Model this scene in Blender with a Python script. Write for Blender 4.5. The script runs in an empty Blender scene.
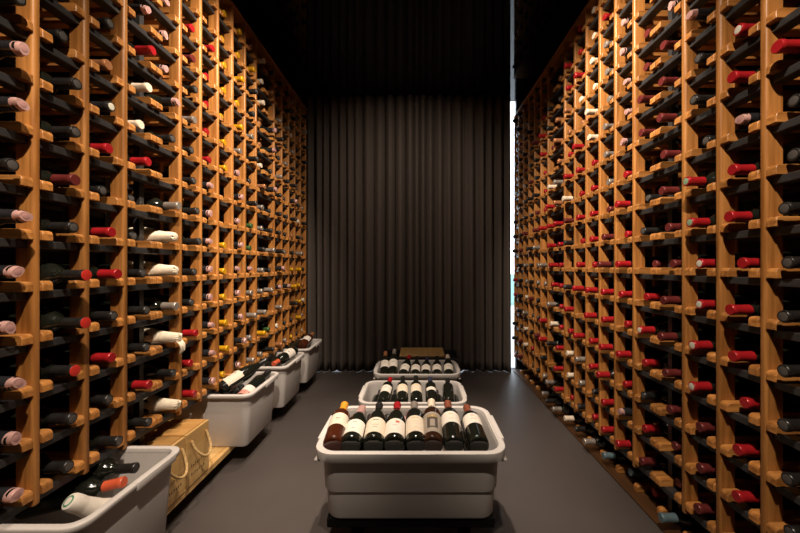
import bpy, bmesh, math, random
from mathutils import Vector, Matrix
random.seed(7)
S = bpy.context.scene
COL = S.collection
PI = math.pi
F, VX, HY, HC = 340.0, 416.0, 266.5, 1.06      # focal (px), vanishing point, camera height
XL, XR = 1.064, 1.0                             # rack fronts, distance from the aisle axis
PITCH, ROW = 0.1462, 0.1444
D0 = {-1: 0.966, 1: 0.992}
X0 = {-1: XL, 1: XR}
ZROW = {-1: 0.441, 1: 0.189}
NROW = {-1: 15, 1: 17}
ZTOP, ZCEIL = 2.59, 2.785

# ------------------------------------------------------------------ helpers
def link(o):
    COL.objects.link(o); return o
def obj(name, bm, mat, parent=None, loc=(0, 0, 0), smooth=False, mats=None):
    me = bm if isinstance(bm, bpy.types.Mesh) else None
    if me is None:
        me = bpy.data.meshes.new(name)
        bmesh.ops.recalc_face_normals(bm, faces=bm.faces[:])
        bm.to_mesh(me); bm.free()
        for m in (mats or [mat]): me.materials.append(m)
        if smooth:
            for p in me.polygons: p.use_smooth = True
            me.set_sharp_from_angle(angle=math.radians(40))
    o = link(bpy.data.objects.new(name, me))
    o.location = loc
    if parent: o.parent = parent
    return o
def empty(name, loc=(0, 0, 0)):
    o = link(bpy.data.objects.new(name, None)); o.location = loc; o.empty_display_size = .05
    return o
def tag(o, label, cat, group=None):
    o['label'] = label; o['category'] = cat
    if group: o['group'] = group
    return o
def struct(o):
    o['kind'] = 'structure'; return o
def box(bm, x0, x1, y0, y1, z0, z1, mi=0):
    vs = [bm.verts.new((x, y, z)) for x in (x0, x1) for y in (y0, y1) for z in (z0, z1)]
    for f in ((0, 1, 3, 2), (4, 6, 7, 5), (0, 4, 5, 1), (2, 3, 7, 6), (0, 2, 6, 4), (1, 5, 7, 3)):
        bm.faces.new([vs[i] for i in f]).material_index = mi
def bbox(x0, x1, y0, y1, z0, z1, bev=0.003, seg=2):
    bm = bmesh.new(); box(bm, x0, x1, y0, y1, z0, z1)
    bmesh.ops.bevel(bm, geom=bm.edges[:], offset=bev, segments=seg, affect='EDGES', profile=.5)
    return bm
def prism(bm, poly, axis, a, b, mi=0):
    def P(u, v, t):
        return {'x': (t, u, v), 'y': (u, t, v), 'z': (u, v, t)}[axis]
    A = [bm.verts.new(P(u, v, a)) for u, v in poly]; B = [bm.verts.new(P(u, v, b)) for u, v in poly]
    n = len(poly)
    bm.faces.new(A).material_index = mi; bm.faces.new(B[::-1]).material_index = mi
    for i in range(n):
        bm.faces.new((A[i], B[i], B[(i+1) % n], A[(i+1) % n])).material_index = mi
def lathe(bm, prof, seg=24, mi=0, M=None, cap=True):
    rings = []
    for r, z in prof:
        ring = []
        for k in range(seg):
            a = 2*PI*k/seg; p = Vector((r*math.cos(a), r*math.sin(a), z))
            ring.append(bm.verts.new(M @ p if M else p))
        rings.append(ring)
    for i in range(len(rings)-1):
        for k in range(seg):
            bm.faces.new((rings[i][k], rings[i][(k+1) % seg], rings[i+1][(k+1) % seg], rings[i+1][k])).material_index = mi
    if cap:
        bm.faces.new(rings[0][::-1]).material_index = mi; bm.faces.new(rings[-1]).material_index = mi
def arc_patch(bm, r, z0, z1, a0, a1, n=14, t=.0006, mi=0):
    # a thin curved sheet lying on a bottle of radius r, front is local -Y rotated by the caller
    g = []
    for i in range(n+1):
        a = a0 + (a1-a0)*i/n
        g.append([bm.verts.new((rr*math.sin(a), -rr*math.cos(a), z)) for rr, z in ((r, z0), (r+t, z0), (r+t, z1), (r, z1))])
    for i in range(n):
        for k in range(4):
            bm.faces.new((g[i][k], g[i+1][k], g[i+1][(k+1) % 4], g[i][(k+1) % 4])).material_index = mi
    bm.faces.new(g[0]).material_index = mi; bm.faces.new(g[-1][::-1]).material_index = mi
def tube(bm, pts, r, seg=8, closed=False):
    n = len(pts); rings = []
    pts = [Vector(p) for p in pts]
    for i, p in enumerate(pts):
        t = (pts[min(i+1, n-1)] - pts[max(i-1, 0)]).normalized()
        up = Vector((0, 0, 1)) if abs(t.z) < .9 else Vector((1, 0, 0))
        u = t.cross(up).normalized(); v = t.cross(u).normalized()
        rings.append([bm.verts.new(p + u*r*math.cos(2*PI*k/seg) + v*r*math.sin(2*PI*k/seg)) for k in range(seg)])
    for i in range(n-1):
        for k in range(seg):
            bm.faces.new((rings[i][k], rings[i][(k+1) % seg], rings[i+1][(k+1) % seg], rings[i+1][k]))
    bm.faces.new(rings[0][::-1]); bm.faces.new(rings[-1])

# ------------------------------------------------------------------ materials
def mat(name, col, rough=.5, metal=0, spec=.5, coat=0, noise=None, trans=0):
    m = bpy.data.materials.new(name); m.use_nodes = True
    nt = m.node_tree; b = nt.nodes['Principled BSDF']
    b.inputs['Base Color'].default_value = (*col, 1); b.inputs['Roughness'].default_value = rough
    b.inputs['Metallic'].default_value = metal; b.inputs['Specular IOR Level'].default_value = spec
    b.inputs['Coat Weight'].default_value = coat
    b.inputs['Transmission Weight'].default_value = trans
    if noise:
        sc, amt, bump = noise
        tc = nt.nodes.new('ShaderNodeTexCoord'); n = nt.nodes.new('ShaderNodeTexNoise')
        n.inputs['Scale'].default_value = sc; n.inputs['Detail'].default_value = 4
        nt.links.new(tc.outputs['Object'], n.inputs['Vector'])
        r = nt.nodes.new('ShaderNodeValToRGB')
        r.color_ramp.elements[0].position = .3; r.color_ramp.elements[1].position = .7
        r.color_ramp.elements[0].color = (*[c*(1-amt) for c in col], 1)
        r.color_ramp.elements[1].color = (*[min(1, c*(1+amt)) for c in col], 1)
        nt.links.new(n.outputs['Fac'], r.inputs['Fac']); nt.links.new(r.outputs['Color'], b.inputs['Base Color'])
        if bump:
            bp = nt.nodes.new('ShaderNodeBump'); bp.inputs['Strength'].default_value = bump; bp.inputs['Distance'].default_value = .002
            nt.links.new(n.outputs['Fac'], bp.inputs['Height']); nt.links.new(bp.outputs['Normal'], b.inputs['Normal'])
    return m
def wood(name, c0, c1, scale, rough=.42):
    m = bpy.data.materials.new(name); m.use_nodes = True
    nt = m.node_tree; b = nt.nodes['Principled BSDF']; b.inputs['Roughness'].default_value = rough
    tc = nt.nodes.new('ShaderNodeTexCoord'); oi = nt.nodes.new('ShaderNodeObjectInfo')
    mp = nt.nodes.new('ShaderNodeMapping'); mp.inputs['Scale'].default_value = scale
    ml = nt.nodes.new('ShaderNodeMath'); ml.operation = 'MULTIPLY'; ml.inputs[1].default_value = 37.0
    cb = nt.nodes.new('ShaderNodeCombineXYZ')
    nt.links.new(oi.outputs['Random'], ml.inputs[0])
    for k in range(3): nt.links.new(ml.outputs[0], cb.inputs[k])
    nt.links.new(cb.outputs[0], mp.inputs['Location'])
    nt.links.new(tc.outputs['Object'], mp.inputs['Vector'])
    n = nt.nodes.new('ShaderNodeTexNoise'); n.inputs['Scale'].default_value = 1; n.inputs['Detail'].default_value = 5
    n.inputs['Distortion'].default_value = .6
    nt.links.new(mp.outputs[0], n.inputs['Vector'])
    r = nt.nodes.new('ShaderNodeValToRGB')
    r.color_ramp.elements[0].position = .32; r.color_ramp.elements[1].position = .68
    r.color_ramp.elements[0].color = (*c0, 1); r.color_ramp.elements[1].color = (*c1, 1)
    nt.links.new(n.outputs['Fac'], r.inputs['Fac'])
    hv = nt.nodes.new('ShaderNodeHueSaturation')
    mr = nt.nodes.new('ShaderNodeMapRange'); mr.inputs['To Min'].default_value = .78; mr.inputs['To Max'].default_value = 1.2
    nt.links.new(oi.outputs['Random'], mr.inputs['Value']); nt.links.new(mr.outputs[0], hv.inputs['Value'])
    nt.links.new(r.outputs['Color'], hv.inputs['Color']); nt.links.new(hv.outputs['Color'], b.inputs['Base Color'])
    bp = nt.nodes.new('ShaderNodeBump'); bp.inputs['Strength'].default_value = .15; bp.inputs['Distance'].default_value = .001
    nt.links.new(n.outputs['Fac'], bp.inputs['Height']); nt.links.new(bp.outputs['Normal'], b.inputs['Normal'])
    return m
WC0, WC1 = (.26, .096, .0185), (.52, .225, .058)
M_POST = wood('oak upright', WC0, WC1, (55, 55, 3))
M_RUN = wood('oak runner', WC0, WC1, (5, 60, 60))
M_BEAM = wood('oak beam', WC0, WC1, (55, 3, 55))
M_BOARD = wood('stained board', (.040, .017, .006), (.070, .030, .011), (30, 2.5, 30))
M_CASE = wood('pine case', (.56, .32, .105), (.72, .46, .18), (40, 4, 40))
M_CASEX = wood('pine lid', (.42, .21, .06), (.55, .30, .10), (4, 40, 40))
M_BLACK = mat('black steel', (.028, .027, .027), .40, 0, .5, noise=(30, .2, 0))
M_RUBBER = mat('matt black rubber', (.004, .004, .004), .8, 0, .2)
M_GLASS = mat('dark bottle glass', (.009, .010, .007), .09, 0, .6)
M_BROWN = mat('brown bottle glass', (.030, .012, .006), .09, 0, .6)
M_ROSE = mat('amber rose glass', (.085, .020, .008), .08, 0, .6, trans=.35)
M_PLASTIC = mat('off white plastic', (.60, .555, .52), .40, 0, .4, noise=(9, .04, .05))
M_ROPE = mat('hemp rope', (.55, .36, .15), .85, noise=(160, .3, .4))
M_PAPER = mat('cream label paper', (.70, .60, .47), .7, noise=(60, .05, 0))
M_WPAPER = mat('white label paper', (.74, .67, .58), .7, noise=(60, .05, 0))
M_INK = mat('dark label ink', (.06, .045, .035), .7)
M_GREYLAB = mat('grey label paper', (.30, .25, .20), .7)
M_GOLD = mat('gold print', (.62, .40, .12), .4)
M_REDINK = mat('red print', (.50, .10, .06), .6)
M_GREEN = mat('green print', (.02, .22, .10), .5)
M_TISSUE = mat('tissue paper', (.72, .62, .47), .85, noise=(25, .12, .5))
CAP = {
 'D': mat('black capsule foil', (.017, .0155, .0145), .33, .2, .6, noise=(40, .3, .1)),
 'R': mat('red capsule foil', (.36, .012, .016), .28, .15, .5),
 'M': mat('maroon capsule foil', (.135, .022, .020), .33, .2, .5),
 'P': mat('rose silver foil', (.62, .36, .32), .30, .3, .5, noise=(30, .12, .1)),
 'W': mat('cream capsule', (.70, .58, .44), .5),
 'S': mat('silver capsule foil', (.42, .36, .31), .32, .6, .5, noise=(30, .2, .1)),
 'Y': mat('gold capsule foil', (.72, .36, .012), .30, .3, .5),
 'C': mat('copper capsule foil', (.45, .19, .08), .35, .4, .5),
 'G': mat('green capsule foil', (.05, .11, .03), .35, .2, .5),
 'B': mat('black lacquer capsule', (.018, .018, .020), .25),
 'T': mat('slate capsule foil', (.10, .15, .17), .4, .1),
 'K': mat('rust capsule foil', (.21, .060, .030), .4, .1),
 'O': mat('orange wax', (.72, .28, .025), .35),
 'N': mat('navy capsule foil', (.030, .032, .06), .35),
 'E': mat('brick red capsule', (.60, .10, .04), .35),
}
M_ENDW = mat('pale capsule end', (.62, .60, .48), .5)
M_ENDG = mat('pale green capsule end', (.25, .36, .22), .5)
M_ENDR = mat('bright red capsule end', (.55, .03, .02), .4)
M_ENDP = mat('embossed rose capsule end', (.42, .22, .20), .45)
M_ENDD = mat('lighter grey capsule end', (.10, .092, .085), .35, .3)  # end disc in a lighter grey than the black foil

# ------------------------------------------------------------------ room shell
def floor_mat():
    m = mat('grey resin floor', (.069, .057, .052), .45, 0, .35, noise=(2.2, .10, .0))
    return m
bm = bmesh.new(); box(bm, -1.62, 1.52, -1.6, 3.56, -.06, 0)
struct(obj('floor', bm, floor_mat()))
M_WALL = mat('black painted wall', (.012, .012, .013), .7)
bm = bmesh.new(); box(bm, -1.72, -1.62, -1.6, 3.56, -.06, 2.9); struct(obj('wall_left', bm, M_WALL))
bm = bmesh.new(); box(bm, 1.52, 1.62, -1.6, 3.56, -.06, 2.9); struct(obj('wall_right', bm, M_WALL))
bm = bmesh.new(); box(bm, -1.72, 1.62, -1.7, -1.6, -.06, 2.9); struct(obj('wall_front', bm, M_WALL))
M_CEIL = mat('black mirror lacquer', (.003, .003, .0035), .025, 0, .36)
bm = bmesh.new(); box(bm, -1.72, 1.62, -1.7, 3.56, ZCEIL, 2.9); struct(obj('ceiling', bm, M_CEIL))
# end wall is a window from wall to wall behind the curtain
M_FRAME = mat('dark window frame', (.02, .02, .022), .5)
bm = bmesh.new()
box(bm, -1.72, -1.42, 3.515, 3.56, -.06, ZCEIL); box(bm, 1.035, 1.62, 3.515, 3.56, -.06, ZCEIL)
box(bm, -1.55, 1.035, 3.515, 3.56, -.06, .004)
box(bm, -.06, 0, 3.515, 3.56, .004, ZCEIL)
wf = struct(obj('window_1', bm, M_FRAME))
mg = bpy.data.materials.new('window glass'); mg.use_nodes = True
nt = mg.node_tree; nt.nodes.remove(nt.nodes['Principled BSDF'])
tr = nt.nodes.new('ShaderNodeBsdfTransparent'); gl = nt.nodes.new('ShaderNodeBsdfGlossy'); gl.inputs['Roughness'].default_value = .02
fr = nt.nodes.new('ShaderNodeFresnel'); fr.inputs['IOR'].default_value = 1.45
mx = nt.nodes.new('ShaderNodeMixShader')
nt.links.new(fr.outputs[0], mx.inputs[0]); nt.links.new(tr.outputs[0], mx.inputs[1]); nt.links.new(gl.outputs[0], mx.inputs[2])
nt.links.new(mx.outputs[0], nt.nodes['Material Output'].inputs['Surface'])
for a, b in ((-1.42, -.06), (0, 1.035)):
    bm = bmesh.new(); box(bm, a, b, 3.52, 3.527, .004, ZCEIL); obj('glass_pane', bm, mg, wf)
bm = bmesh.new(); box(bm, -14, 14, 9.7, 60, -.12, -.06)
struct(obj('ground', bm, mat('outdoor lawn', (.06, .15, .125), .9, noise=(.6, .3, 0))))
bm = bmesh.new(); box(bm, -14, 14, 3.56, 9.7, -.12, -.06)
struct(obj('pavement', bm, mat('pale paving', (.42, .43, .44), .9, noise=(.6, .1, 0))))

# ------------------------------------------------------------------ curtain
bm = bmesh.new()
x0, x1 = -1.5, .962
n, rows = 560, 26
prev = None
rng = random.Random(3)
ph = [0.0]
for i in range(n): ph.append(ph[-1] + (x1-x0)/n*2*PI/(.096*(1+.22*math.sin(i*.031)+.15*math.sin(i*.083+1))))
for j in range(rows+1):
    v = j/rows; z = .0008 + (ZCEIL+.002-.0008)*v
    row = []
    for i in range(n+1):
        x = x0 + (x1-x0)*i/n
        amp = .041*(1 - .2*v) * (1+.25*math.sin(i*.021+1.3))
        sway = .35*math.sin(i*.05+v*2.2)*(1-v)
        s = math.sin(ph[i] + sway)
        y = 3.460 + amp*(s*abs(s)**.3 + (.18+.2*math.sin(i*.017))*math.sin(2*ph[i]+1.0+v) + .22*math.sin(.5*ph[i]+2*v)) + .006*math.sin(i*.11+v*3)*(1-v)
        xx = x + .012*math.cos(ph[i]+sway)
        zz = z + (max(0, .010*math.sin(i*.047)+.008*math.sin(i*.13)-.012) if j == 0 else 0)
        row.append(bm.verts.new((min(xx, x1), y, zz)))
    if prev:
        for i in range(n): bm.faces.new((prev[i], prev[i+1], row[i+1], row[i]))
    prev = row
M_CURT = mat('taupe curtain cloth', (.112, .092, .080), .85, 0, .2, noise=(300, .12, .1))
cu = obj('curtain', bm, M_CURT, smooth=True)
sol = cu.modifiers.new('thickness', 'SOLIDIFY'); sol.thickness = .002
tag(cu, 'taupe floor-length pleated curtain drawn across the end of the room', 'curtain')

# ------------------------------------------------------------------ racks
SINGLE = {3, 10}     # the uprights that are black steel instead of oak
NAMES = {-1: 'tote-side', 1: 'daylight-side'}
runner_mesh = {}
def runner(side):
    if side not in runner_mesh:
        bm = bmesh.new(); h = .0285
        pr = [(0, 0), (0, h-.010), (.0025, h-.0045), (.007, h-.0012), (.012, h), (.235, h), (.235, 0)]
        prism(bm, [(side*u, v) for u, v in pr], 'y', 0, .0285)
        bmesh.ops.recalc_face_normals(bm, faces=bm.faces[:])
        bmesh.ops.bevel(bm, geom=[e for e in bm.edges if e.calc_face_angle(0) > .9], offset=.0012, segments=1, affect='EDGES')
        me = bpy.data.meshes.new('cradle_block'); bm.to_mesh(me); bm.free(); me.materials.append(M_RUN)
        runner_mesh[side] = me
    return runner_mesh[side]
def make_rack(side, n0, n1):
    xs = X0[side]; d0 = D0[side]; zb = ZROW[side] - .053
    ya, yb = d0 + PITCH*n0 - .022, d0 + PITCH*n1
    root = empty('wine_rack', (side*xs, (ya+yb)/2, 0))
    R = Vector(root.location)
    def X(a, b): return (min(side*(xs+a), side*(xs+b)) - R.x, max(side*(xs+a), side*(xs+b)) - R.x)
    def put(nm, bm, m, sm=True): return obj(nm, bm, m, root, smooth=sm)
    for n in range(n0, n1+1):
        y1 = d0 + PITCH*n; y0 = y1 - .022
        if n in SINGLE:
            bm = bmesh.new(); a = X(.0605, .086); box(bm, a[0], a[1], y0-R.y, y1-R.y, .012 if side > 0 else .101, ZTOP-.02)
            put('steel_upright', bm, M_BLACK, False)
            bm = bmesh.new(); a = X(.20, .235); box(bm, a[0], a[1], y0-R.y, y1-R.y, .012 if side > 0 else .101, ZTOP-.02)
            put('steel_upright', bm, M_BLACK, False)
        else:
            a = X(0, .047)
            bm = bmesh.new(); box(bm, a[0], a[1], y0-R.y, y1-R.y, zb, ZTOP-.018)
            fx = 0 - 0.0
            ed = [e for e in bm.edges if abs(e.verts[0].co.z-e.verts[1].co.z) > 1 and abs(e.verts[0].co.x) < 1e-5]
            ed += [e for e in bm.edges if abs(e.verts[0].co.z-zb) < 1e-5 and abs(e.verts[1].co.z-zb) < 1e-5]
            bmesh.ops.bevel(bm, geom=ed, offset=.0075, segments=3, affect='EDGES', profile=.5)
            put('post', bm, M_POST)
            a = X(.195, .23)
            put('rear_post', bbox(a[0], a[1], y0-R.y, y1-R.y, zb, ZTOP-.018, .002, 1), M_POST)
    for r in range(NROW[side]):
        z1 = ZROW[side] + ROW*r - .0285; z0 = z1 - .023
        a = X(.015, .055)
        put('cross_bar', bbox(a[0], a[1], ya-R.y, yb-R.y, z0, z1, .002, 1), M_BLACK, False)
        a = X(.205, .227)
        put('rear_cross_bar', bbox(a[0], a[1], ya-R.y, yb-R.y, z0, z1, .002, 1), M_BLACK, False)
    a = X(-.006, .26)
    put('top_board', bbox(a[0], a[1], ya-R.y, yb-R.y, ZTOP-.018, ZTOP, .002, 1), M_BEAM, False)
    a = X(.33, .336)
    bm = bmesh.new(); box(bm, a[0], a[1], ya-R.y, yb-R.y, zb, ZTOP-.018); put('back_panel', bm, M_BLACK, False)
    # cradle blocks, one on each side of every slot
    todo = []
    for n in range(n0, n1):
        for r in range(-1 if side > 0 else 0, NROW[side]):
            z = (ZROW[side] + ROW*r if r >= 0 else .040) - .0285
            for y in (d0 + PITCH*n + .0005 - (.0090 if n in SINGLE else 0), d0 + PITCH*(n+1) - .022 - .029 + (.0090 if n+1 in SINGLE else 0)):
                if r < 0 and y > d0 + PITCH*n + .03: continue
                px = y + .014
                vis = abs((z-HC)*F/max(px, .05)) < 262 and VX + side*F*xs/px > -5 and VX + side*F*xs/px < 805
                todo.append((px if vis else px+20, y, z))
    todo.sort()
    me = runner(side)
    for k, (_, y, z) in enumerate(todo[:100]):
        obj('cradle_block', me, None, root, (side*(xs-.003+(.03 if z < .02 else 0))-R.x, y-R.y, z))
    bm = bmesh.new()
    for _, y, z in todo[100:]:
        t = me.copy(); t.transform(Matrix.Translation((side*(xs-.003+(.03 if z < .02 else 0))-R.x, y-R.y, z))); bm.from_mesh(t); bpy.data.meshes.remove(t)
    o = put('cradle_blocks_beyond', bm, M_RUN, False); o['kind'] = 'stuff'
    return root
RL = make_rack(-1, -2, 16)
RR = make_rack(1, -2, 17)
tag(RL, 'tall oak and black steel wine rack along the wall, totes beneath it', 'wine rack', 'wall-length wine racks')
tag(RR, 'tall oak and black steel wine rack reaching the floor, beside the strip of daylight', 'wine rack', 'wall-length wine racks')

def plank_label(o, l): return tag(o, l, 'board')
# boards at the foot of the racks
yb0, yb1 = .35, 3.42
pb = empty('base_board', (.98, 1.9, 0))
o = obj('plank', bbox(.005, .38, yb0-1.9, 3.45-1.9, .001, .0105, .002, 1), M_BOARD, pb)
plank_label(pb, 'low brown board on the floor under the rack beside the daylight strip')
pl = empty('base_board', (-.98, 1.9, 0))
obj('plank', bbox(-.50, -.010, yb0-1.9, yb1-1.9, .068, .0995, .003, 1), M_CASE, pl)
bm = bmesh.new(); box(bm, -.50, -.13, yb0-1.9+.02, yb1-1.9-.02, 0, .068); obj('plinth', bm, M_BLACK, pl)
plank_label(pl, 'pale wooden board on a black plinth carrying the totes and wooden cases')

# ------------------------------------------------------------------ bottles
PROF_BDX = [(.026, 0), (.032, .002), (.0358, .007), (.0375, .016), (.0375, .190), (.0362, .200), (.031, .212), (.022, .224), (.0165, .232), (.0148, .242), (.0140, .292), (.0150, .294), (.0150, .2995), (.012, .300)]
PROF_BGY = [(.027, 0), (.034, .002), (.0378, .007), (.0395, .016), (.0395, .150), (.0385, .165), (.034, .188), (.027, .210), (.0200, .230), (.0155, .250), (.0140, .292), (.0150, .294), (.0150, .2995), (.012, .300)]
PROF_CHP = [(.034, 0), (.041, .002), (.0435, .008), (.0435, .150), (.042, .168), (.036, .195), (.027, .222), (.0185, .250), (.0155, .275), (.0150, .292), (.0165, .294), (.0165, .2995), (.012, .300)]
PROFS = {'bdx': PROF_BDX, 'bgy': PROF_BGY, 'chp': PROF_CHP}
def prof_capsule(kind, z0=.243):
    if kind == 'chp':
        return [(.0205, .240), (.0182, .256), (.0176, .280), (.0178, .300), (.0165, .3045), (.012, .306)]
    r0 = .0166 if kind == 'bdx' else .0176
    return [(r0, z0), (.0161, z0+.012), (.0157, .286), (.0171, .290), (.0171, .3005), (.0155, .3025)]
mesh_cache = {}
def cached(key, fn):
    if key not in mesh_cache:
        bm, m = fn(); me = bpy.data.meshes.new(key[0])
        bmesh.ops.recalc_face_normals(bm, faces=bm.faces[:]); bm.to_mesh(me); bm.free(); me.materials.append(m)
        for p in me.polygons: p.use_smooth = True
        me.set_sharp_from_angle(angle=math.radians(40))
        mesh_cache[key] = me
    return mesh_cache[key]
def glass_mesh(kind, m):
    def fn():
        bm = bmesh.new(); lathe(bm, PROFS[kind], 28); return bm, m
    return cached(('glass', kind, m.name), fn)
def capsule_mesh(kind, code, z0=.243):
    def fn():
        bm = bmesh.new()
        if code == 'P':
            lathe(bm, [(.0205, .225), (.0182, .250), (.0176, .280), (.0178, .297), (.0178, .302), (.0168, .309)], 20)
            for v in bm.verts:
                if v.co.z > .29: v.co.y *= 1-.35*min(1, (v.co.z-.29)/.022)
        else: lathe(bm, prof_capsule(kind, z0), 20)
        return bm, CAP[code]
    return cached(('capsule', kind, code, z0), fn)
def disc_mesh(m, r=.0125, zt=.3034):
    def fn():
        bm = bmesh.new(); lathe(bm, [(r, .3015), (r, zt-.0003), (r-.001, zt)], 18); return bm, m
    return cached(('capsule_end', m.name, r, zt), fn)
def band_mesh():
    def fn():
        bm = bmesh.new(); lathe(bm, [(.0206, .232), (.0187, .250), (.0181, .280), (.0181, .291)], 18, cap=False); return bm, CAP['B']
    return cached(('foil_band',), fn)
def tissue_mesh():
    def fn():
        bm = bmesh.new(); rng = random.Random(5)
        prof = [(.041, .05), (.043, .15), (.037, .20), (.027, .235), (.0225, .27), (.021, .30), (.019, .312), (.010, .318)]
        lathe(bm, prof, 26)
        for v in bm.verts:
            k = 1 + rng.uniform(-.09, .09); v.co.x *= k; v.co.y *= k; v.co.z += rng.uniform(-.004, .004)
        return bm, M_TISSUE
    return cached(('tissue_wrap',), fn)
def tissue_tail_mesh():
    def fn():
        bm = bmesh.new()
        pts = [(0, .002, .285), (0, .010, .310), (0, .028, .325), (0, .050, .328), (0, .070, .318)]
        rad = [.017, .020, .017, .012, .005]
        rng = random.Random(8); rings = []
        for p, r in zip(pts, rad):
            rings.append([bm.verts.new((p[0]+r*math.cos(2*PI*k/14)*rng.uniform(.85, 1.12), p[1]+r*.5*math.sin(2*PI*k/14), p[2]+r*.6*math.sin(2*PI*k/14)*rng.uniform(.8, 1.2))) for k in range(14)])
        for i in range(4):
            for k in range(14): bm.faces.new((rings[i][k], rings[i][(k+1) % 14], rings[i+1][(k+1) % 14], rings[i+1][k]))
        bm.faces.new(rings[0][::-1]); bm.faces.new(rings[-1])
        return bm, M_TISSUE
    return cached(('tissue_tail',), fn)

CODE = {  # name, glass kind, words
 'D': ('bdx', 'black-capped wine bottle'), 'R': ('bdx', 'red-capped wine bottle'), 'M': ('bdx', 'maroon-capped wine bottle'),
 'P': ('chp', 'rose-foiled wine bottle'), 'W': ('bdx', 'cream-capped wine bottle'), 'S': ('bdx', 'silver-capped wine bottle'),
 'Y': ('bdx', 'gold-capped wine bottle'), 'C': ('bdx', 'copper-capped wine bottle'), 'G': ('bdx', 'green-capped wine bottle'),
 'B': ('bdx', 'black-capped cream-ended bottle'), 'X': ('bdx', 'black-necked red-ended bottle'), 'g': ('bdx', 'red-capped green-ended bottle'),
 'w': ('bdx', 'red-capped pale-ended bottle'), 'T': ('bdx', 'slate-capped wine bottle'), 'Z': ('bdx', 'tissue-wrapped bottle'), 'z': ('bdx', 'tissue-wrapped droopy-topped bottle'),
}
ORD = ['', 'first', 'second', 'third', 'fourth', 'fifth', 'sixth', 'seventh', 'eighth', 'ninth', 'tenth', 'eleventh', 'twelfth', 'thirteenth', 'fourteenth', 'fifteenth', 'sixteenth', 'seventeenth', 'eighteenth', 'nineteenth']
def bottle_parts(code):
    kind = CODE[code][0]
    L = [('glass', glass_mesh(kind, M_GLASS))]
    if code == 'Z': return L + [('tissue_wrap', tissue_mesh())]
    if code == 'z': return L + [('tissue_wrap', tissue_mesh()), ('tissue_tail', tissue_tail_mesh())]
    cc = {'B': 'B', 'X': 'D', 'g': 'R', 'w': 'R'}.get(code, code)
    L.append(('capsule', capsule_mesh(kind, cc)))
    e = {'B': M_ENDW, 'X': M_ENDR, 'g': M_ENDG, 'w': M_ENDW, 'D': M_ENDD, 'P': M_ENDP}.get(code)
    if e: L.append(('capsule_end', disc_mesh(e, .0164, .3034) if code == 'X' else disc_mesh(e, .0080, .3098) if code == 'P' else disc_mesh(e, .0118)))
    if code == 'P': L.append(('foil_band', band_mesh()))
    return L
def axis_matrix(base, tip, spin=0):
    d = (Vector(tip) - Vector(base)).normalized()
    up = Vector((0, 0, 1))
    # local Z along the bottle, local -Y as far up as it goes (the labels face up)
    y = -(up - d*up.dot(d)).normalized() if abs(d.z) < .98 else Vector((0, 1, 0))
    x = y.cross(d).normalized()
    M = Matrix((x, y, d)).transposed().to_4x4()
    return Matrix.Translation(base) @ M @ Matrix.Rotation(spin, 4, 'Z')

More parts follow.
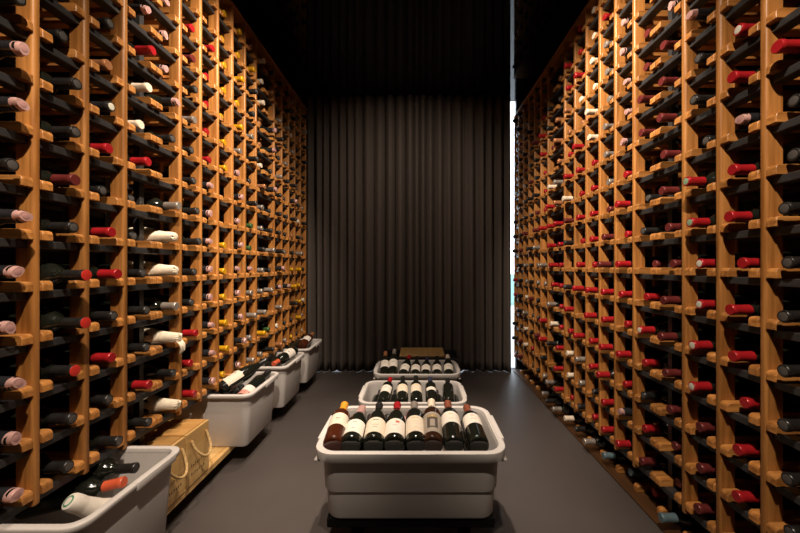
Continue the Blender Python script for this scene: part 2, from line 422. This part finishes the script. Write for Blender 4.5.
# (x, y, code) of the capsule ends as they sit in the slots, nearest columns
TIPS = {
(-1, -1): [(20,3,'D'),(23,57,'P'),(22,110,'P'),(14,164,'D'),(24,219,'P'),(15,274,'P'),(9,328,'P'),(18,383,'P'),(13,438,'P'),(16,492,'P')],
(-1, 0): [(64,37,'D'),(78,85,'D'),(76,131,'D'),(75,176,'M'),(74,226,'D'),(87,270,'X'),(85,318,'X'),(75,365,'X'),(73,413,'D'),(70,462,'D')],
(-1, 1): [(110,24,'D'),(109,66,'C'),(112,106,'B'),(110,149,'R'),(103,194,'D'),(113,231,'R'),(118,271,'R'),(114,313,'D'),(112,353,'R'),(110,396,'D'),(119,438,'D')],
(-1, 2): [(147,15,'P'),(153,46,'R'),(149,86,'W'),(141,124,'W'),(149,158,'R'),(132,194,'D'),(134,231,'D'),(143,271,'D'),(147,307,'D'),(147,344,'D'),(150,379,'R'),(150,416,'D')],
(-1, 3): [(166,5,'P'),(165,36,'P'),(165,70,'P'),(177,103,'P'),(173,136,'D'),(179,204,'S'),(173,237,'Z'),(174,270,'Z'),(177,303,'S'),(177,340,'z'),(174,370,'D'),(176,404,'Z')],
(-1, 4): [(193,28,'R'),(194,58,'M'),(196,86,'D'),(195,118,'S'),(192,148,'D'),(194,179,'D'),(198,210,'D'),(200,239,'D'),(195,270,'D'),(192,299,'D'),(197,330,'R'),(191,362,'R'),(195,389,'R')],
(-1, 5): [(204,19,'C'),(213,46,'R'),(207,73,'R'),(207,101,'R'),(208,128,'R'),(210,156,'R'),(211,185,'P'),(210,213,'P'),(210,241,'P'),(210,268,'P'),(210,295,'P'),(212,323,'P'),(213,352,'P'),(213,378,'P')],
(-1, 6): [(225,13,'Y'),(223,38,'Y'),(225,64,'Y'),(225,89,'Y'),(222,114,'Y'),(225,140,'Y'),(226,165,'Y'),(225,242,'Y'),(225,268,'Y'),(225,293,'Y'),(227,319,'Y'),(228,344,'Y'),(224,371,'Y')],
(1, -1): [(777,40,'R'),(794,96,'D'),(794,145,'D'),(783,200,'D'),(788,256,'D'),(783,310,'D'),(782,365,'D'),(782,419,'D'),(786,473,'D'),(790,526,'D')],
(1, 0): [(737,24,'w'),(732,72,'R'),(741,116,'P'),(731,164,'R'),(729,210,'R'),(741,258,'R'),(729,304,'R'),(732,351,'R'),(744,398,'R'),(736,443,'R'),(735,490,'R'),(737,531,'R')],
(1, 1): [(691,14,'P'),(697,54,'D'),(693,94,'D'),(705,135,'D'),(685,175,'g'),(689,216,'g'),(699,259,'w'),(699,298,'w'),(692,339,'w'),(691,381,'w'),(699,422,'M'),(699,463,'M'),(697,504,'M')],
(1, 2): [(672,3,'P'),(663,38,'M'),(661,75,'M'),(659,111,'M'),(663,148,'M'),(661,185,'M'),(668,222,'M'),(672,259,'M'),(662,294,'M'),(660,331,'M'),(665,368,'M'),(669,405,'M'),(674,442,'M'),(678,479,'M'),(660,522,'T')],
(1, 3): [(646,27,'M'),(646,60,'M'),(639,93,'M'),(641,126,'M'),(647,193,'D'),(643,226,'D'),(655,259,'M'),(646,293,'R'),(639,326,'w'),(644,358,'R'),(643,391,'D'),(644,425,'R'),(641,458,'M'),(654,499,'R')],
(1, 4): [(624,19,'P'),(622,49,'P'),(626,80,'P'),(627,108,'P'),(623,139,'P'),(625,172,'R'),(616,200,'R'),(626,231,'R'),(617,261,'R'),(620,291,'R'),(626,321,'R'),(617,350,'R'),(624,382,'R'),(620,410,'P'),(617,441,'R'),(630,480,'T')],
(1, 5): [(604,12,'R'),(605,40,'S'),(606,68,'S'),(608,96,'S'),(604,123,'S'),(605,150,'S'),(608,178,'S'),(608,206,'M'),(603,233,'M'),(598,261,'M'),(602,289,'R'),(602,316,'R'),(600,344,'R'),(597,372,'R'),(602,400,'R'),(602,428,'R'),(603,455,'T')],
}
STR = {
(-1, 7): 'YYYYYSPPPPPPPPP', (-1, 8): 'CYDDSDDDGGPSSSS', (-1, 9): 'WWWCCWCSSDSSSYS', (-1, 10): 'DC.PPDPDDSDS.GD',
(-1, 11): 'D.SDDSDDDDPPSWC', (-1, 12): 'DDSDSDDDDSDP.DS', (-1, 13): 'SDWSDDPDCDYYDDY', (-1, 14): 'DDCDDDDWDSYYYYD', (-1, 15): 'DSDDDDSDDDDCWSW',
(1, 6): 'WWWWWWRRRRRRRRRDR', (1, 7): 'RRRWCRRRRRRR.RSSD', (1, 8): 'CRRCCRRWMD.DRRWWR', (1, 9): 'DCDCCCSCRRRRRRRRR', (1, 10): 'D.DDM.WRRRRRSWD.S',
(1, 11): 'D.RRRRRRR.SS.RRDS', (1, 12): 'DDDMDDDMMSSSDDM.D', (1, 13): 'DMDDDMDD.DDDMDDRD', (1, 14): 'MDDDMDDDMDSSWSWW.', (1, 15): 'DDMDDDDDDMDDDDDMM', (1, 16): 'DDDDDDDDDDDRRRDDD',
}
slots = []
for side in (-1, 1):
    for c in range(-1, 17):
        dc = D0[side] + PITCH*c + .062
        if (side, c) in TIPS:
            for (x, y, code) in TIPS[(side, c)]:
                z = HC - (y-HY)*dc/F
                r = round((z - .016 - ZROW[side])/ROW)
                if r >= NROW[side]: continue
                r = max(r, -1 if side > 0 else 0)
                X = side*(x-VX)*dc/F
                slots.append((dc, side, c, r, code, max(-.045, min(.075, X0[side]-X))))
        elif (side, c) in STR:
            s = STR[(side, c)]
            for k, code in enumerate(s):
                if code == '.': continue
                r = len(s)-1-k
                slots.append((dc, side, c, r, code, random.uniform(-.012, .042)))
for c, code in ((6, 'S'), (7, 'D'), (8, 'W'), (9, 'S'), (10, 'D'), (11, 'S')):
    slots.append((D0[1]+PITCH*c+.062, 1, c, -1, code, random.uniform(.01, .05)))
seen = set(); uniq = []
for s in sorted(slots, key=lambda s: s[0]):
    k = s[1:4]
    if k not in seen: seen.add(k); uniq.append(s)
slots = uniq
N_INDIV = 258
def slot_matrix(s):
    dc, side, c, r, code, pro = s
    rad = {'bdx': .0375, 'bgy': .0395, 'chp': .0435}[CODE[code][0]]
    if code in 'Zz': rad = .042
    if r < 0:
        z = .0105 + rad*.0 + .0405 + .016
    else:
        z = ZROW[side] + ROW*r + math.sqrt(rad**2 - .0345**2) + .0006
    y = dc + random.uniform(-.003, .003)
    tip = Vector((side*(X0[side]-pro), y, z)); base = tip + Vector((side*.303, 0, random.uniform(-.0005, .0005)))
    return axis_matrix(base, tip, 0 if code in 'z' else random.uniform(0, 6.28))
bmR = bmesh.new(); rest_m = []
seen_lab = set()
for k, s in enumerate(slots):
    dc, side, c, r, code, pro = s
    M = slot_matrix(s)
    if k < N_INDIV:
        e = empty('wine_bottle', M.to_translation()); e.rotation_mode = 'QUATERNION'; e.rotation_quaternion = M.to_quaternion()
        for nm, me in bottle_parts(code): obj(nm, me, None, e)
        ncol = (16-c) if side < 0 else (17-c)
        rr = (ORD[r+1]+' row up') if r >= 0 else 'on the floor board'
        lab = '%s in the %s rack, %s column from the curtain, %s' % (CODE[code][1], NAMES[side], ORD[ncol], rr)
        assert lab not in seen_lab, lab
        seen_lab.add(lab)
        tag(e, lab, 'bottle', 'bottles in the %s rack' % NAMES[side])
    else:
        for nm, me in bottle_parts(code):
            t = me.copy(); t.transform(M)
            m = me.materials[0]
            if m not in rest_m: rest_m.append(m)
            i0 = len(bmR.faces); bmR.from_mesh(t); bpy.data.meshes.remove(t)
            bmR.faces.ensure_lookup_table()
            mi = rest_m.index(m)
            for f in bmR.faces[i0:]: f.material_index = mi
o = obj('wine_bottles_beyond', bmR, None, mats=rest_m, smooth=True)
o['kind'] = 'stuff'; tag(o, 'remaining wine bottles in the far columns of both racks, next to the curtain', 'bottles')

# ------------------------------------------------------------------ totes
def rrect(hx, hy, r, z, n=7):
    pts = []
    for cx, cy, a0 in ((hx-r, hy-r, 0), (-hx+r, hy-r, PI/2), (-hx+r, -hy+r, PI), (hx-r, -hy+r, 1.5*PI)):
        for k in range(n):
            a = a0 + PI/2*k/(n-1); pts.append((cx+r*math.cos(a), cy+r*math.sin(a), z))
    return pts
def loft(bm, rings, capfirst=False, caplast=False, closed=False):
    V = [[bm.verts.new(p) for p in ring] for ring in rings]
    n = len(V[0]); m = len(V)
    for i in range(m if closed else m-1):
        A, B = V[i], V[(i+1) % m]
        for k in range(n): bm.faces.new((A[k], A[(k+1) % n], B[(k+1) % n], B[k]))
    if capfirst: bm.faces.new(V[0][::-1])
    if caplast: bm.faces.new(V[-1])
def make_tote(loc, rotz, L, W, H, plain=False):
    root = empty('storage_tote', loc); root.rotation_euler[2] = rotz
    hx, hy = L/2, W/2
    rr = .050 if plain else .072
    def R(ins, z, r=None): return rrect(hx-ins, hy-ins, max(rr-ins*.6, .012), z)
    s = H/.255
    if plain:
        outer = [R(.050, 0), R(.041, .003), R(.037, .010), R(.0205, H-.040), R(.0205, H-.016), R(.016, H-.010)]
        rim = [R(.0165, H-.017), R(.0025, H-.0175), R(.0005, H-.015), R(.0, H-.004), R(.0012, H-.001), R(.003, H), R(.0185, H), R(.0205, H-.001), R(.0215, H-.004), R(.0225, H-.014), R(.018, H-.014)]
        inner = [R(.0215, H-.010), R(.0245, H-.05), R(.041, .014), R(.049, .006)]
    else:
        outer = [R(.052, 0), R(.044, .003), R(.041, .010), R(.0355, H-.1515*s), R(.0298, H-.150*s), R(.0293, H-.1485*s), R(.0235, H-.040), R(.020, H-.012)]
        rim = [R(.0195, H-.033), R(.004, H-.0345), R(.0022, H-.0325), R(.0, H-.005), R(.001, H-.0012), R(.003, H), R(.0195, H), R(.0220, H-.001), R(.0232, H-.004), R(.0255, H-.020), R(.0205, H-.020)]
        inner = [R(.025, H-.012), R(.030, H-.05), R(.034, H-.148*s), R(.048, .014), R(.056, .006)]
    bm = bmesh.new(); loft(bm, outer+inner, True, True); obj('tub', bm, M_PLASTIC, root, smooth=True)
    bm = bmesh.new(); loft(bm, rim, closed=True); obj('rim', bm, M_PLASTIC, root, smooth=True)
    for sx in (-1, 1):     # carry grips moulded onto the short ends
        a, b = sorted((sx*(hx-.018), sx*(hx+(.004 if plain else .007))))
        if plain: gb = bbox(a, b, -W*.05, W*.36, H-.024, H+.0022, .003, 2)
        else: gb = bbox(a, b, -W*.24, W*.24, H-.040, H+.0025, .004, 3)
        obj('grip', gb, M_PLASTIC, root, smooth=True)
        if not plain:
            a, b = sorted((sx*(hx-.020), sx*(hx+.0012)))
            obj('handle', bbox(a, b, -W*.40, W*.40, H-.050, H-.041, .004, 3), M_PLASTIC, root, smooth=True)
    return root
B1Y, B2Y, B3Y = 1.16, 2.0, 2.53
TH = .255
tote1 = make_tote((-.019, B1Y+.203, .165), 0, .682, .406, TH)
tag(tote1, 'off-white plastic tote nearest the camera, holding a row of eight angled bottles', 'tote', 'plastic totes down the aisle')
tote2 = make_tote((-.020, B2Y+.203, 0), 0, .66, .406, TH)
tag(tote2, 'off-white plastic tote on the aisle floor, the middle of three, holding five upper bottles', 'tote', 'plastic totes down the aisle')
tote3 = make_tote((.0075, B3Y+.203, 0), 0, .66, .406, TH)
tag(tote3, 'off-white plastic tote on the aisle floor closest to the curtain', 'tote', 'plastic totes down the aisle')
# black wheeled dolly the first tote stands on
dl = empty('tote_dolly', (-.019, B1Y+.215, 0))
obj('deck', bbox(-.30, .30, -.165, .15, .128, .1645, .006, 2), M_RUBBER, dl)
for sx in (-1, 1):
    for sy in (-1, 1):
        bm = bmesh.new()
        Mw = Matrix.Translation((sx*.195, sy*.125, .045)) @ Matrix.Rotation(PI/2, 4, 'Y')
        lathe(bm, [(.030, -.014), (.043, -.012), (.045, 0), (.043, .012), (.030, .014)], 20, M=Mw)
        box(bm, sx*.195-.022, sx*.195+.022, sy*.125-.012, sy*.125+.012, .093, .128)
        box(bm, sx*.195-.022, sx*.195-.017, sy*.125-.010, sy*.125+.010, .045, .1)
        box(bm, sx*.195+.017, sx*.195+.022, sy*.125-.010, sy*.125+.010, .045, .1)
        obj('caster', bm, M_RUBBER, dl, smooth=True)
tag(dl, 'black low wheeled dolly under the front tote', 'dolly')
WL = .29
LB = [(.866, .408), (1.765, .408), (2.262, .408), (2.752, .408)]
LBL = ['off-white tote under the rack nearest the camera, cut off by the picture corner', 'off-white tote just past the wooden cases, a pale-labelled bottle leaning out',
       'off-white tote under the rack holding a red-capped bottle lying across', 'off-white tote under the rack closest to the curtain, holding a rose bottle']
for (y0, w), lb in zip(LB, LBL):
    tag(make_tote((-.861-.33, y0+.204, .10), 0, .66, .408, WL, True), lb, 'tote', 'plastic totes along the rack')

# ------------------------------------------------------------------ wooden cases with rope handles
def rope(bm, y0, y1, z, drop, out):
    pts = []
    for k in range(15):
        t = k/14; a = PI*t
        pts.append((.004 + out*math.sin(a), y0+(y1-y0)*(.5-.5*math.cos(a)), z-drop*math.sin(a)**.8))
    tube(bm, pts, .0052, 8)
def make_case(x, y0, y1, label):
    root = empty('wine_case', (x, (y0+y1)/2, .10))
    w = (y1-y0)/2 - .001; H = .232; D = .34
    obj('front_panel', bbox(-.014, 0, -w, w, .0, H, .0015, 1), M_CASE, root)
    bm = bmesh.new(); box(bm, -D, -D+.012, -w, w, 0, H); obj('back_panel', bm, M_CASE, root)
    for sy in (-1, 1):
        a, b = sorted((sy*w, sy*(w-.010)))
        obj('side_panel', bbox(-D+.012, -.014, a, b, 0, H-.010, .001, 1), M_CASEX, root)
    bm = bmesh.new(); box(bm, -D+.012, -.014, -w+.010, w-.010, 0, .010); obj('bottom', bm, M_CASEX, root)
    obj('lid', bbox(-D+.004, -.016, -w, w, H-.010, H+.002, .001, 1), M_CASEX, root)
    bm = bmesh.new(); rope(bm, -w*.66, w*.66, H*.84, .085, .042); obj('rope_handle', bm, M_ROPE, root, smooth=True)
    # branded stamp: rows of short dark strokes
    bm = bmesh.new(); rng = random.Random(int(y0*100))
    for z, h in ((.075, .020), (.040, .013)):
        yy = -w*.62
        while yy < w*.6:
            d = rng.uniform(.004, .010); hh = h*rng.uniform(.5, 1)
            box(bm, -.0005, .0005, yy, yy+.0028, z, z+hh); box(bm, -.0005, .0005, yy, yy+d, z+hh*.45, z+hh*.45+.0025)
            yy += d+.006
    obj('stamp', bm, M_INK, root)
    return tag(root, label, 'wine case', 'wooden wine cases on the board')
make_case(-.986, 1.30, 1.455, 'pale wooden wine case with rope handle, half behind the tote nearest the camera')
make_case(-.986, 1.462, 1.62, 'pale wooden wine case with rope handle, fully in view beside its twin')

# ------------------------------------------------------------------ loose bottles in the totes
def loose(base, tip, kind, gm, cap, label, group, lab=None, spin=0, capz=.243, cat='bottle', extra=None):
    M = axis_matrix(base, tip, spin)
    e = empty('wine_bottle', M.to_translation()); e.rotation_mode = 'QUATERNION'; e.rotation_quaternion = M.to_quaternion()
    obj('glass', glass_mesh(kind, gm), None, e)
    if cap: obj('capsule', capsule_mesh(kind, cap, capz), None, e)
    r = {'bdx': .0375, 'bgy': .0395, 'chp': .0435}[kind]
    if lab:
        m, z0, z1, ang, prints = lab
        bm = bmesh.new(); arc_patch(bm, r+.0002, z0, z1, -ang, ang, 22)
        lo = obj('label', bm, m, e, smooth=True)
        for (pm, a0, a1, q0, q1) in prints:
            bm = bmesh.new(); arc_patch(bm, r+.0008, q0, q1, a0, a1, 8, .0003)
            obj('print', bm, pm, lo, smooth=True)
    if extra: extra(e)
    return tag(e, label, cat, group)
def lines(zs, w=.3, m=None):
    return [(m or M_INK, -w*f, w*f, z, z+h) for z, h, f in zs]
G1 = 'bottles in the front tote'
T1 = [  # base x, tip x, tip y in the picture, kind, glass, capsule, label, words
 (332.5, 344.4, 401.5, 'bdx', M_ROSE, 'O', (M_PAPER, .085, .165, 1.25, lines([(.125, .003, .8), (.115, .002, .5)])), 'rose bottle with orange cap at the end of the front tote'),
 (350.6, 361.8, 405, 'bgy', M_GLASS, 'P', (M_WPAPER, .030, .122, 1.2, lines([(.098, .003, .7), (.055, .002, .5)])), 'dark bottle with pink capsule and white script label in the front tote'),
 (373.4, 379.3, 402, 'bgy', M_GLASS, 'D', (M_PAPER, .028, .128, 1.25, lines([(.108, .004, 1.0), (.075, .002, .9), (.060, .002, .7)])), 'dark bottle with black capsule and cream label in the front tote'),
 (394, 397.3, 401.6, 'bgy', M_GLASS, 'R', (M_WPAPER, .022, .118, 1.2, [(M_REDINK, .05, .42, .088, .102)] + lines([(.070, .002, .8)])), 'bottle with bright red capsule and white label with red seal'),
 (415.8, 414.2, 401, 'bdx', M_GLASS, 'S', (M_PAPER, .035, .142, 1.3, lines([(.125, .005, 1.3), (.10, .002, 1.0), (.06, .002, .8)], m=M_GOLD)), 'bottle with silver capsule and tall cream label in the front tote'),
 (433.0, 431.4, 398.5, 'bdx', M_BROWN, 'W', (M_GREYLAB, .033, .160, 1.3, [(M_INK, -.55, .55, .058, .138), (M_GOLD, -.5, .5, .126, .136), (M_GREYLAB, -.25, .25, .066, .110)]), 'bottle with tan capsule and grey picture label in the front tote'),
 (454.2, 447.7, 400, 'bdx', M_GLASS, 'K', (M_WPAPER, .095, .170, 1.3, lines([(.150, .004, .7), (.12, .002, .9)], m=M_GOLD)), 'bottle with rust capsule and white label, second from the end'),
 (479.5, 467, 404.5, 'bdx', M_GLASS, 'K', (M_WPAPER, .098, .175, 1.3, lines([(.155, .004, .7), (.13, .002, .9)], m=M_REDINK)), 'bottle with rust capsule leaning at the tote end, white label'),
]
for bx, tx, ty, kind, gm, cap, lab, lb in T1:
    yb = 1.214; X = (bx-VX)*yb/F; zb = .417
    yt = yb + .293; Xt = (tx-VX)*yt/F; zt = HC-(ty+4-HY)*yt/F
    loose((X, yb, zb), (Xt, yt, zt), kind, gm, cap, lb, G1, lab)
for x, y, cap, lb in ((370, 418, 'D', 'half-hidden black-capped bottle under the upper row, toward the pink capsule'), (387.5, 418, 'D', 'half-hidden black-capped bottle under the upper row, beside the red capsule'), (404.5, 421, 'P', 'half-hidden pale-capped bottle under the upper row of the front tote')):
    yt = 1.47; X = (x-VX)*yt/F; zt = HC-(y-HY)*yt/F - .02
    loose((X, 1.215, .315), (X, yt, zt), 'bdx', M_GLASS, cap, lb, G1)
def low_row(n, x0, x1, y0, z, tot, flip=False, names=None):
    for k in range(n):
        X = x0 + (x1-x0)*k/(n-1)
        loose((X, y0, z), (X, y0+.297, z+.004), 'bdx', M_GLASS, 'D', names % ORD[k+1], tot)
loose((.232, 1.225, .322), (.215, 1.505, .36), 'bdx', M_GLASS, 'D', 'dark bottle lying deep at the tote end, under the leaning rust-capped one', G1)
loose((.150, 1.225, .320), (.140, 1.505, .352), 'bdx', M_GLASS, 'D', 'bottle with yellow-edged label glimpsed between the last two upright labels', G1,
      (M_WPAPER, .035, .15, 1.3, [(M_GOLD, -1.2, 1.2, .035, .058)]))
G2 = 'bottles in the middle aisle tote'
PL = (M_PAPER, .085, .165, 1.2, lines([(.145, .006, 1.0), (.115, .003, .8)], m=M_GOLD))
PW = (M_WPAPER, .085, .16, 1.1, lines([(.13, .003, .7)]))
for bx, tx, ty, cap, lab, lb in ((382.5, 390.3, 376.5, 'R', PW, 'red-capped bottle with white label in the middle aisle tote'),
                                 (402, 402.8, 375.6, 'D', PL, 'cream-labelled bottle next to the red-capped one in the middle tote'),
                                 (416.6, 415.8, 375, 'D', PL, 'cream-labelled bottle in the centre of the middle aisle tote'),
                                 (432, 430, 376.3, 'N', (M_WPAPER, .10, .135, .9, []), 'navy-capped bottle with small white label in the middle tote'),
                                 (449, 447.5, 378, 'D', None, 'plain dark bottle without label in the middle aisle tote')):
    yb = 2.055; X = (bx-VX)*yb/F; yt = yb+.293; Xt = (tx-VX)*yt/F; zt = HC-(ty+2.5-HY)*yt/F
    loose((X, yb, .228), (Xt, yt, zt), 'bdx', M_GLASS, cap, lb, G2, lab)
for X, lb in ((-.255, 'dark bottle lying low at the near end of the middle tote, by the red cap'), (-.145, 'dark bottle lying low under the red-capped one in the middle tote'), (.145, 'dark bottle lying low between the navy-capped and plain ones'), (.252, 'dark bottle lying low beside the plain one in the middle tote')):
    loose((X, 2.06, .155), (X*.97, 2.345, .19), 'bdx', M_GLASS, 'D', lb, G2)
G3 = 'bottles in the tote closest to the curtain'
for bx, tx, ty, cap, lab, lb in ((384.5, 385.6, 349, 'C', PW, 'copper-capped bottle at the end of the tote closest to the curtain'),
                                 (392.5, 394.6, 345.5, 'S', PW, 'silver-capped bottle tilted highest in the tote closest to the curtain'),
                                 (402.5, 409.5, 354, 'R', PW, 'red-capped labelled bottle in the tote closest to the curtain'),
                                 (415, 417, 356, 'D', PW, 'white-labelled bottle in the centre of the tote closest to the curtain'),
                                 (425.5, 427, 356, 'N', PW, 'navy-capped labelled bottle in the tote closest to the curtain'),
                                 (437, 437, 355.5, 'D', PW, 'white-labelled bottle, second from the daylight end of the far tote'),
                                 (449, 447.5, 353.5, 'W', PW, 'cream-capped bottle at the daylight end of the far tote')):
    yb = 2.585; X = (bx-VX)*yb/F; yt = yb+.292; Xt = (tx-VX)*yt/F; zt = HC-(ty+2-HY)*yt/F
    loose((X, yb, .215), (Xt, yt, zt), 'bdx' if bx < 400 else 'bgy', M_GLASS, cap, lb, G3, lab if bx < 400 else (M_WPAPER, .055, .13, 1.1, lines([(.10, .003, .7)])))

# totes along the rack
GL = 'bottles in the totes along the rack'
def ring_end(e):
    bm = bmesh.new(); lathe(bm, [(.0235, .262), (.0245, .285), (.0240, .302), (.021, .309), (.012, .312)], 24); c = obj('cream_cap', bm, M_WPAPER, e, smooth=True)
    bm = bmesh.new()
    n = 24
    a = [bm.verts.new((.011*math.cos(2*PI*k/n), .011*math.sin(2*PI*k/n), .3127)) for k in range(n)]
    b = [bm.verts.new((.015*math.cos(2*PI*k/n), .015*math.sin(2*PI*k/n), .3118)) for k in range(n)]
    for k in range(n): bm.faces.new((a[k], a[(k+1) % n], b[(k+1) % n], b[k]))
    obj('green_ring', bm, M_GREEN, c)
    c2 = bmesh.new(); lathe(c2, [(.0440, .02), (.0442, .150), (.0425, .170), (.0365, .197), (.030, .220), (.0255, .255), (.024, .268)], 26, cap=False)
    obj('white_sleeve', c2, M_WPAPER, e, smooth=True)
loose((-.937, 1.195, .148), (-1.015, 1.00, .368), 'chp', M_GLASS, None, 'white-sleeved bottle with cream end and green ring, in the nearest tote', GL, extra=ring_end)
loose((-1.272, 1.17, .345), (-.968, 1.180, .362), 'bdx', M_GLASS, 'D', 'black-capped bottle lying across the nearest tote', GL)
loose((-1.262, 1.09, .290), (-.950, 1.130, .350), 'bdx', M_GLASS, 'E', 'orange-red capped bottle half hidden by the nearest tote rim', GL)
loose((-1.062, 1.842, .392), (-.912, 2.095, .492), 'bgy', M_GLASS, 'D', 'dark bottle with pale yellow label leaning high out of its tote', GL, (M_PAPER, .030, .125, 1.3, lines([(.10, .003, .8), (.07, .002, .6)])))
loose((-.960, 1.850, .325), (-.930, 2.100, .392), 'bdx', M_GLASS, 'D', 'dark bottle with red and white label, low behind the tote rim', GL, (M_WPAPER, .02, .10, 1.2, [(M_REDINK, -1.1, 1.1, .02, .055)]))
loose((-1.12, 1.86, .29), (-1.10, 2.11, .30), 'bdx', M_GLASS, 'D', 'dark bottle deep in the tote past the wooden cases', GL)
loose((-.930, 2.602, .415), (-.962, 2.320, .400), 'bdx', M_GLASS, 'E', 'red-capped white-labelled bottle lying across a tote by the rack', GL, (M_WPAPER, .060, .155, 1.3, lines([(.12, .006, .9), (.09, .003, .6)])), spin=-.5)
loose((-1.04, 2.60, .345), (-1.03, 2.315, .35), 'bdx', M_GLASS, 'D', 'dark bottle behind the red-capped one in the same tote', GL)
loose((-.950, 2.825, .395), (-.950, 3.105, .440), 'bdx', M_ROSE, 'C', 'amber rose bottle with white label in the tote closest to the curtain end', GL, (M_WPAPER, .075, .15, 1.2, []))
loose((-1.045, 2.83, .36), (-1.035, 3.11, .38), 'bdx', M_GLASS, 'D', 'dark bottle next to the amber rose one', GL)

# ------------------------------------------------------------------ crate and board before the curtain
cr = empty('bottle_crate', (.05, 3.22, 0))
for a in ((-.34, .34, -.16, -.15, 0, .24), (-.34, .34, .12, .13, 0, .24), (-.34, -.33, -.15, .12, 0, .24), (.33, .34, -.15, .12, 0, .24), (-.33, .33, -.15, .12, 0, .01)):
    bm = bmesh.new(); box(bm, *a); obj('panel', bm, M_BLACK, cr)
tag(cr, 'low black crate standing before the curtain under a loose wooden board', 'crate')
pk = obj('wooden_board', bbox(-.205, .205, -.165, .13, 0, .018, .002, 1), M_CASE, None, (.056, 3.235, .2405))
tag(pk, 'brown wooden board lying on the black crate before the curtain', 'board')

# ------------------------------------------------------------------ light
def spot(loc, aim, power, size=95, blend=.6, rad=.025, col=(1, .84, .68)):
    l = bpy.data.lights.new('ceiling_and_fill_spot', 'SPOT'); l.energy = power; l.spot_size = math.radians(size); l.spot_blend = blend
    l.shadow_soft_size = rad; l.color = col
    o = link(bpy.data.objects.new('ceiling_and_fill_spot', l)); o.location = loc
    o.rotation_euler = (Vector(aim)-Vector(loc)).to_track_quat('-Z', 'Y').to_euler()
    return o
for sx in (-1, 1):
    spot((sx*.10, .02, 2.72), (sx*1.0, 1.15, .88), 245, 56, 1, .02)
    spot((sx*.05, 1.15, 2.72), (sx*1.0, 1.86, 1.75), 300, 64, .9, .02)
spot((-.50, 1.90, 2.72), (-.74, 2.05, 0), 100, 62, 1, .02)
spot((-.52, .80, 2.72), (-.86, 1.15, 0), 88, 44, 1, .02)
spot((-.05, 1.55, 2.72), (-.02, 1.80, 0), 270, 52, 1)
spot((0, 2.10, 2.72), (-.1, 3.45, 1.0), 40, 118, 1)  # added fill spot, evens out the light on the curtain
w = bpy.data.worlds.new('daylight'); S.world = w; w.use_nodes = True
w.node_tree.nodes['Background'].inputs[0].default_value = (.80, .90, 1.0, 1)
w.node_tree.nodes['Background'].inputs[1].default_value = 6.0

# ------------------------------------------------------------------ camera
cam = bpy.data.cameras.new('camera'); cam.sensor_width = 36; cam.lens = 36*F/800; cam.shift_x = -16/800; cam.shift_y = 0
cam.clip_start = .05
co = link(bpy.data.objects.new('camera', cam)); co.location = (0, 0, HC); co.rotation_euler = (PI/2, 0, 0)
S.camera = co
S.view_settings.view_transform = 'Standard'; S.view_settings.look = 'None'
S.view_settings.exposure = 0; S.view_settings.gamma = 1; S.view_settings.use_curve_mapping = False
